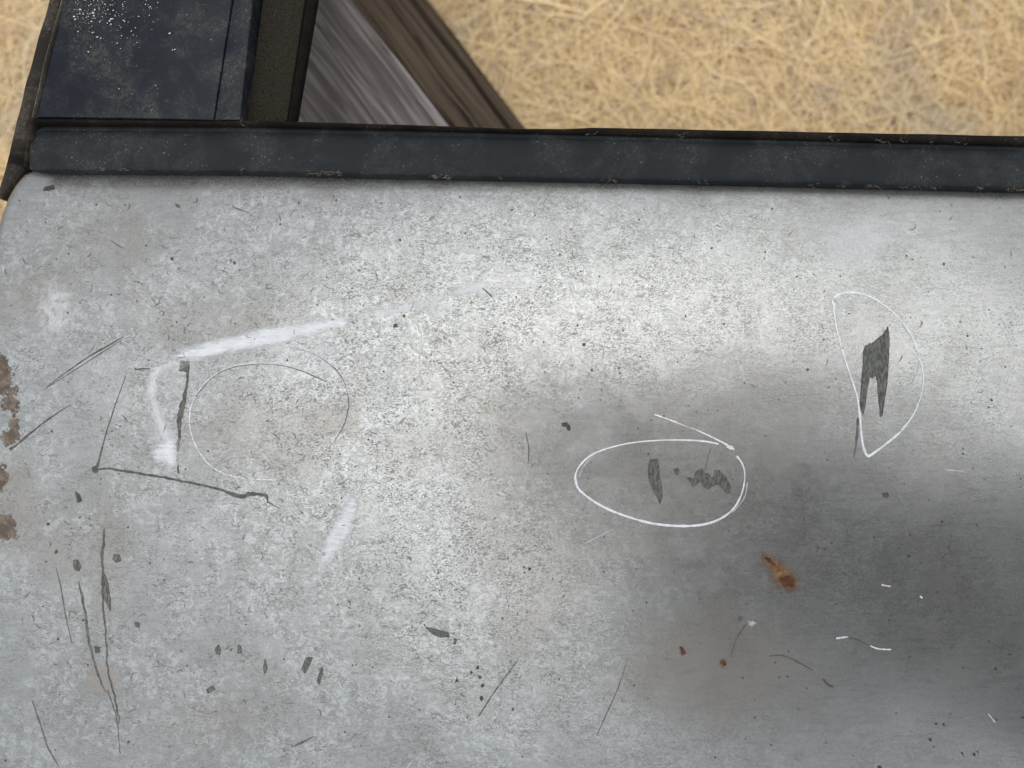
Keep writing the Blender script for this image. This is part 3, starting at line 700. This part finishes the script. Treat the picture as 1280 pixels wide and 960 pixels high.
vs = []; fs = []; at = []
LIFT[0] += .00001
for k in range(230):
    left = k < 190
    x = rng.uniform(0, 470) if left else rng.uniform(430, 1270); y = rng.uniform(250, 950) if left else rng.uniform(250, 500 if x > 700 else 950)
    a = rng.uniform(0, 6.28); cu = rng.normal(0, .35); nn_ = int(rng.integers(4, 11)); wd = rng.uniform(.3, .65); b = len(vs)
    for i in range(nn_):
        sx_, sy_ = -math.sin(a), math.cos(a); ww = wd*math.sin(math.pi*(i+.6)/(nn_+.2))
        for f in (-1, 1): vs.append(P(x+sx_*f*ww, y+sy_*f*ww, LIFT[0])); at.append(.62)
        a += cu*.6+rng.normal(0, .25); x += 1.5*math.cos(a); y += 1.5*math.sin(a)
    for i in range(nn_-1): fs.append((b+2*i, b+2*i+1, b+2*i+3, b+2*i+2))
o = dpart('fine_scuff', vs, fs, M_scrf, attrs={'a': at}); o['kind'] = 'stuff'

# dry fibres and dirt caught along the moulding
M_fib = mat_simple('dry_fibre', (.09,.07,.05), (.17,.135,.095), 300, .9)
def fibres(name, spots, mat, n_each, spread, plane, ln=(3, 9), kind=True):
    vs = []; fs = []
    for (px, py, w_) in spots:
        for _ in range(int(n_each*w_)):
            x = px+random.gauss(0, spread*w_); y = py+random.gauss(0, 1.3); a = random.gauss(0, .7)+random.choice((0, math.pi)); L = random.uniform(*ln); cu = random.gauss(0, .25); z = plane+random.uniform(0, .0015)
            pts = []
            for k in range(5):
                pts.append((x, y, z)); a += cu; x += math.cos(a)*L/4; y += math.sin(a)*L/4; z += random.uniform(-.0003, .0003)
            b = len(vs)
            for (x_, y_, z_) in pts:
                p = P(x_, y_, plane=z_); vs += [(p.x, p.y-.00009, z_), (p.x, p.y+.00009, z_+.0001)]
            for k in range(4): fs.append((b+2*k, b+2*k+1, b+2*k+3, b+2*k+2))
    o = dpart(name, vs, fs, mat); o['kind'] = 'stuff'
bx = lambda px: np.interp(px, [26,110,300,540,860,1280], [209,209.5,212,219,226,235.5])+1.2
sp_ = [(x, bx(x), w_) for x, w_ in ((125,.5),(155,.4),(385,.6),(400,1.3),(412,1.2),(425,1),(545,1.4),(556,1.0),(625,.4),(760,.9),(880,.7),(1015,.8),(1085,.7),(1095,.8),(1130,.8),(1150,1),(1165,.9),(1225,.8),(1262,.8),(1275,1),(300,.4),(1050,.5))]
fibres('dirt_fibre', sp_, M_fib, 12, 5, .2475, (2, 6))
tx_ = lambda px: np.interp(px, [45,300,500,800,1000,1280], [152,155,160,168,173,180])
fibres('dirt_fibre', [(x, tx_(x), w_) for x, w_ in ((300,.3),(740,.5),(850,.5),(1040,.8),(1110,1),(1125,.6),(1165,.3),(1200,.3))], mat_simple('grey_dust_fibre', (.09,.085,.07), (.16,.15,.13), 300, .9), 7, 8, .2515)
# white spatter on the pillar trim
vs = []; fs = []; at = []
sp = []
for _ in range(420):
    x = 92+abs(random.gauss(0, 50)); y = random.gauss(2, 26)
    if y < -60: continue
    if x > 200 or x < 94 + max(0, -y)*.0: continue
    sp.append((x, y, random.choice((.4,.5,.6,.7,.9,1.3))))
sp += [(112,66,1.2),(115,60,1),(150,112,1.2),(213,43,1.6),(220,63,1.4),(217,64,1.0),(265,51,.9),(196,108,.9),(152,62,1),(168,45,1)]
for (px, py, r) in sp:
    b = len(vs); p = P(px, py, plane=.2507); zt = .2522; vs.append((p.x, p.y, zt)); k = 6; ph = random.random()*6; el = random.uniform(.7, 1.8)
    for i in range(k):
        t = ph+i/k*2*math.pi; rr = r*random.uniform(.6, 1.3)*.62; q = P(px+rr*math.cos(t)*el, py+rr*math.sin(t), plane=.2507); vs.append((q.x, q.y, zt-.0003))
    for i in range(k): fs.append((b, b+1+i, b+1+(i+1) % k))
o = dpart('paint_spatter', vs, fs, mat_simple('white_spatter', (.40,.41,.38), (.6,.6,.57), 400, .7)); o['kind'] = 'stuff'

# ------------------------------------------------------------------ the photographer: kneels beyond the lower right edge, leans over the door; seen only as the dark reflection in the paint
def skin(name, joints, edges, mat, parent, root=0, sub=2):
    me = bpy.data.meshes.new(name); me.from_pydata([j[0] for j in joints], edges, []); me.update()
    o = bpy.data.objects.new(name, me); COL.objects.link(o); o.parent = parent
    o.location = -Vector(parent.location)
    bm = bmesh.new(); bm.from_mesh(me); lay = bm.verts.layers.skin.verify(); bm.verts.ensure_lookup_table()
    for i, j in enumerate(joints):
        r_ = j[1]; bm.verts[i][lay].radius = (r_, r_) if not isinstance(r_, tuple) else r_; bm.verts[i][lay].use_root = (i == root)
    bm.to_mesh(me); bm.free()
    o.modifiers.new('skin', 'SKIN').use_smooth_shade = True
    s = o.modifiers.new('sub', 'SUBSURF'); s.levels = sub; s.render_levels = sub
    me.materials.append(mat); return o
PX, PY_ = .70, -.30
per = empty('person', (PX, PY_, 0), 'kneeling person in dark clothes leaning over the lower right of the door', 'person')
M_cloth = mat_simple('dark_grey_cloth', (.052,.050,.036), (.075,.072,.052), 500, .95)
M_skin_ = mat_simple('skin', (.42,.24,.17), (.36,.20,.14), 100, .55)
M_hair = mat_simple('dark_hair', (.02,.015,.01), (.04,.03,.02), 300, .7)
pel = (.70,-.30,.56)
J = [(pel,.19), ((.62,-.29,.70),.19), ((.48,-.28,.79),.20), ((.34,-.26,.86),.19), ((.25,-.24,.91),.075), ((.21,-.23,.94),.065), ((.17,-.22,.97),.07), ((.14,-.21,1.00),.07),
     ((.35,-.07,.86),.115), ((.34,-.02,.77),.075), ((.24,-.03,.73),.055), ((.20,-.025,.70),.032),
     ((.35,-.45,.86),.115), ((.16,-.40,.77),.085), ((.20,-.22,.73),.052), ((.16,-.12,.69),.032),
     ((.74,-.19,.48),.11), ((.68,-.14,.10),.07), ((.92,-.16,.06),.052), ((1.08,-.17,.05),.04),
     ((.74,-.41,.48),.11), ((.68,-.46,.10),.07), ((.92,-.46,.06),.052), ((1.08,-.47,.05),.04)]
E = [(0,1),(1,2),(2,3),(3,4),(4,5),(5,6),(6,7),(3,8),(8,9),(9,10),(10,11),(3,12),(12,13),(13,14),(14,15),(0,16),(16,17),(17,18),(18,19),(0,20),(20,21),(21,22),(22,23)]
body = skin('body', J, E, M_cloth, per)
def hand(wrist, palm, fdir, thumb_dir, parent):
    w_, p, f, t = Vector(wrist), Vector(palm), Vector(fdir).normalized(), Vector(thumb_dir).normalized()
    s = f.cross(Vector((0,0,1))).normalized()
    j = [(tuple(w_), .026), (tuple((w_+p)/2), (.030,.020)), (tuple(p), (.036,.018))]; e = [(0,1),(1,2)]
    for k, (off, L) in enumerate(((-.028,.062),(-.010,.072),(.010,.068),(.028,.052))):
        b = len(j); q = p+s*off+f*.015; j += [(tuple(q), .0095), (tuple(q+f*L*.5), .0085), (tuple(q+f*L*.8+Vector((0,0,-.012))), .0075), (tuple(q+f*L+Vector((0,0,-.022))), .0065)]; e += [(2,b),(b,b+1),(b+1,b+2),(b+2,b+3)]
    b = len(j); j += [(tuple(p+t*.03), .012), (tuple(p+t*.055+f*.02), .0095), (tuple(p+t*.06+f*.045), .008)]; e += [(1,b),(b,b+1),(b+1,b+2)]
    return skin('hand', j, e, M_skin_, parent, 0, 1)
hand((.20,-.025,.70), (.160,-.025,.685), (-1,.05,-.05), (0,.4,1), per)
hand((.16,-.12,.69), (.132,-.095,.685), (-.8,.6,0), (.3,.2,1), per)
# head with face, cap of hair
def ellipsoid(name, c, r, mat, parent, rot=None, cut=None):
    bm = bmesh.new(); bmesh.ops.create_uvsphere(bm, u_segments=32, v_segments=20, radius=1)
    if cut: bmesh.ops.delete(bm, geom=[v for v in bm.verts if v.co.z < cut], context='VERTS')
    for v in bm.verts: v.co = Vector((v.co.x*r[0], v.co.y*r[1], v.co.z*r[2]))
    me = bpy.data.meshes.new(name); bm.to_mesh(me); bm.free(); me.polygons.foreach_set('use_smooth', [True]*len(me.polygons)); me.materials.append(mat)
    o = bpy.data.objects.new(name, me); COL.objects.link(o); o.parent = parent; o.location = Vector(c)-Vector(parent.location)
    if rot: o.rotation_euler = rot
    return o
fwd = (Vector((.02,0,.66))-Vector((.14,-.21,1.00))).normalized()
hq = fwd.to_track_quat('Y', 'Z').to_euler()
head = ellipsoid('head', (.130,-.205,1.01), (.078,.098,.115), M_skin_, per, hq)
def onhead(name, c, r, mat):
    o = ellipsoid(name, (0,0,0), r, mat, head); o.location = c; return o
onhead('nose', (0,.100,-.005), (.014,.020,.022), M_skin_); onhead('mouth', (0,.088,-.055), (.026,.008,.007), mat_simple('lips', (.35,.14,.11), (.30,.12,.10), 50))
for s in (-1, 1): onhead('eye', (.032*s,.086,.022), (.013,.010,.009), mat_simple('eye_white', (.7,.7,.7), (.6,.6,.6), 50, .3)); onhead('ear', (.079*s,-.005,.0), (.010,.018,.032), M_skin_)
onhead('hair', (0,-.012,.022), (.086,.100,.108), M_hair)
def added_hat():  # unseen brimmed hat, added to widen the dark reflection in the panel
    prof = [(.0,.145),(.05,.142),(.078,.12),(.088,.08),(.094,.035),(.10,.028),(.14,.024),(.172,.012),(.172,.008),(.14,.019),(.096,.022),(.088,.03)]
    k = 48; vs = []; fs = []
    for (r_, z_) in prof:
        for i in range(k): t = 2*math.pi*i/k; vs.append((r_*math.cos(t), r_*1.08*math.sin(t), z_+.008*math.cos(2*t)*(r_/.17)))
    for j in range(len(prof)-1):
        for i in range(k): fs.append((j*k+i, j*k+(i+1) % k, (j+1)*k+(i+1) % k, (j+1)*k+i))
    o = mesh_obj('added_shade_hat', vs, fs, mat_simple('added_hat_felt', (.022,.020,.014), (.035,.032,.024), 300, .95), head); o.location = (0,-.005,.035)
added_hat()
# phone in landscape, its lens at the camera's place
ph = empty('phone', (.0615, -.026, CAMZ+.010), 'black mobile phone held level above the door by the kneeling person', 'phone')
def rbox(name, c, sz, rad, mat, parent):
    bm = bmesh.new(); bmesh.ops.create_cube(bm, size=1)
    for v in bm.verts: v.co = Vector((v.co.x*sz[0], v.co.y*sz[1], v.co.z*sz[2]))
    ed = [e for e in bm.edges if abs((e.verts[0].co-e.verts[1].co).z) > sz[2]*.5]
    bmesh.ops.bevel(bm, geom=ed, offset=rad, segments=6, affect='EDGES')
    me = bpy.data.meshes.new(name); bm.to_mesh(me); bm.free(); me.materials.append(mat)
    o = bpy.data.objects.new(name, me); COL.objects.link(o); o.parent = parent; o.location = Vector(c)-Vector(parent.location); return o
rbox('case', (.0615,-.026,CAMZ+.010), (.147,.072,.0085), .010, mat_simple('phone_case', (.015,.015,.016), (.02,.02,.02), 100, .5), ph)
rbox('screen', (.0615,-.026,CAMZ+.0146), (.138,.065,.0006), .008, mat_simple('phone_screen', (.01,.01,.012), (.012,.012,.014), 100, .15), ph)
rbox('camera_bump', (.001,-.004,CAMZ+.0048), (.022,.024,.0018), .005, mat_simple('phone_lens', (.02,.02,.02), (.03,.03,.03), 100, .2), ph)
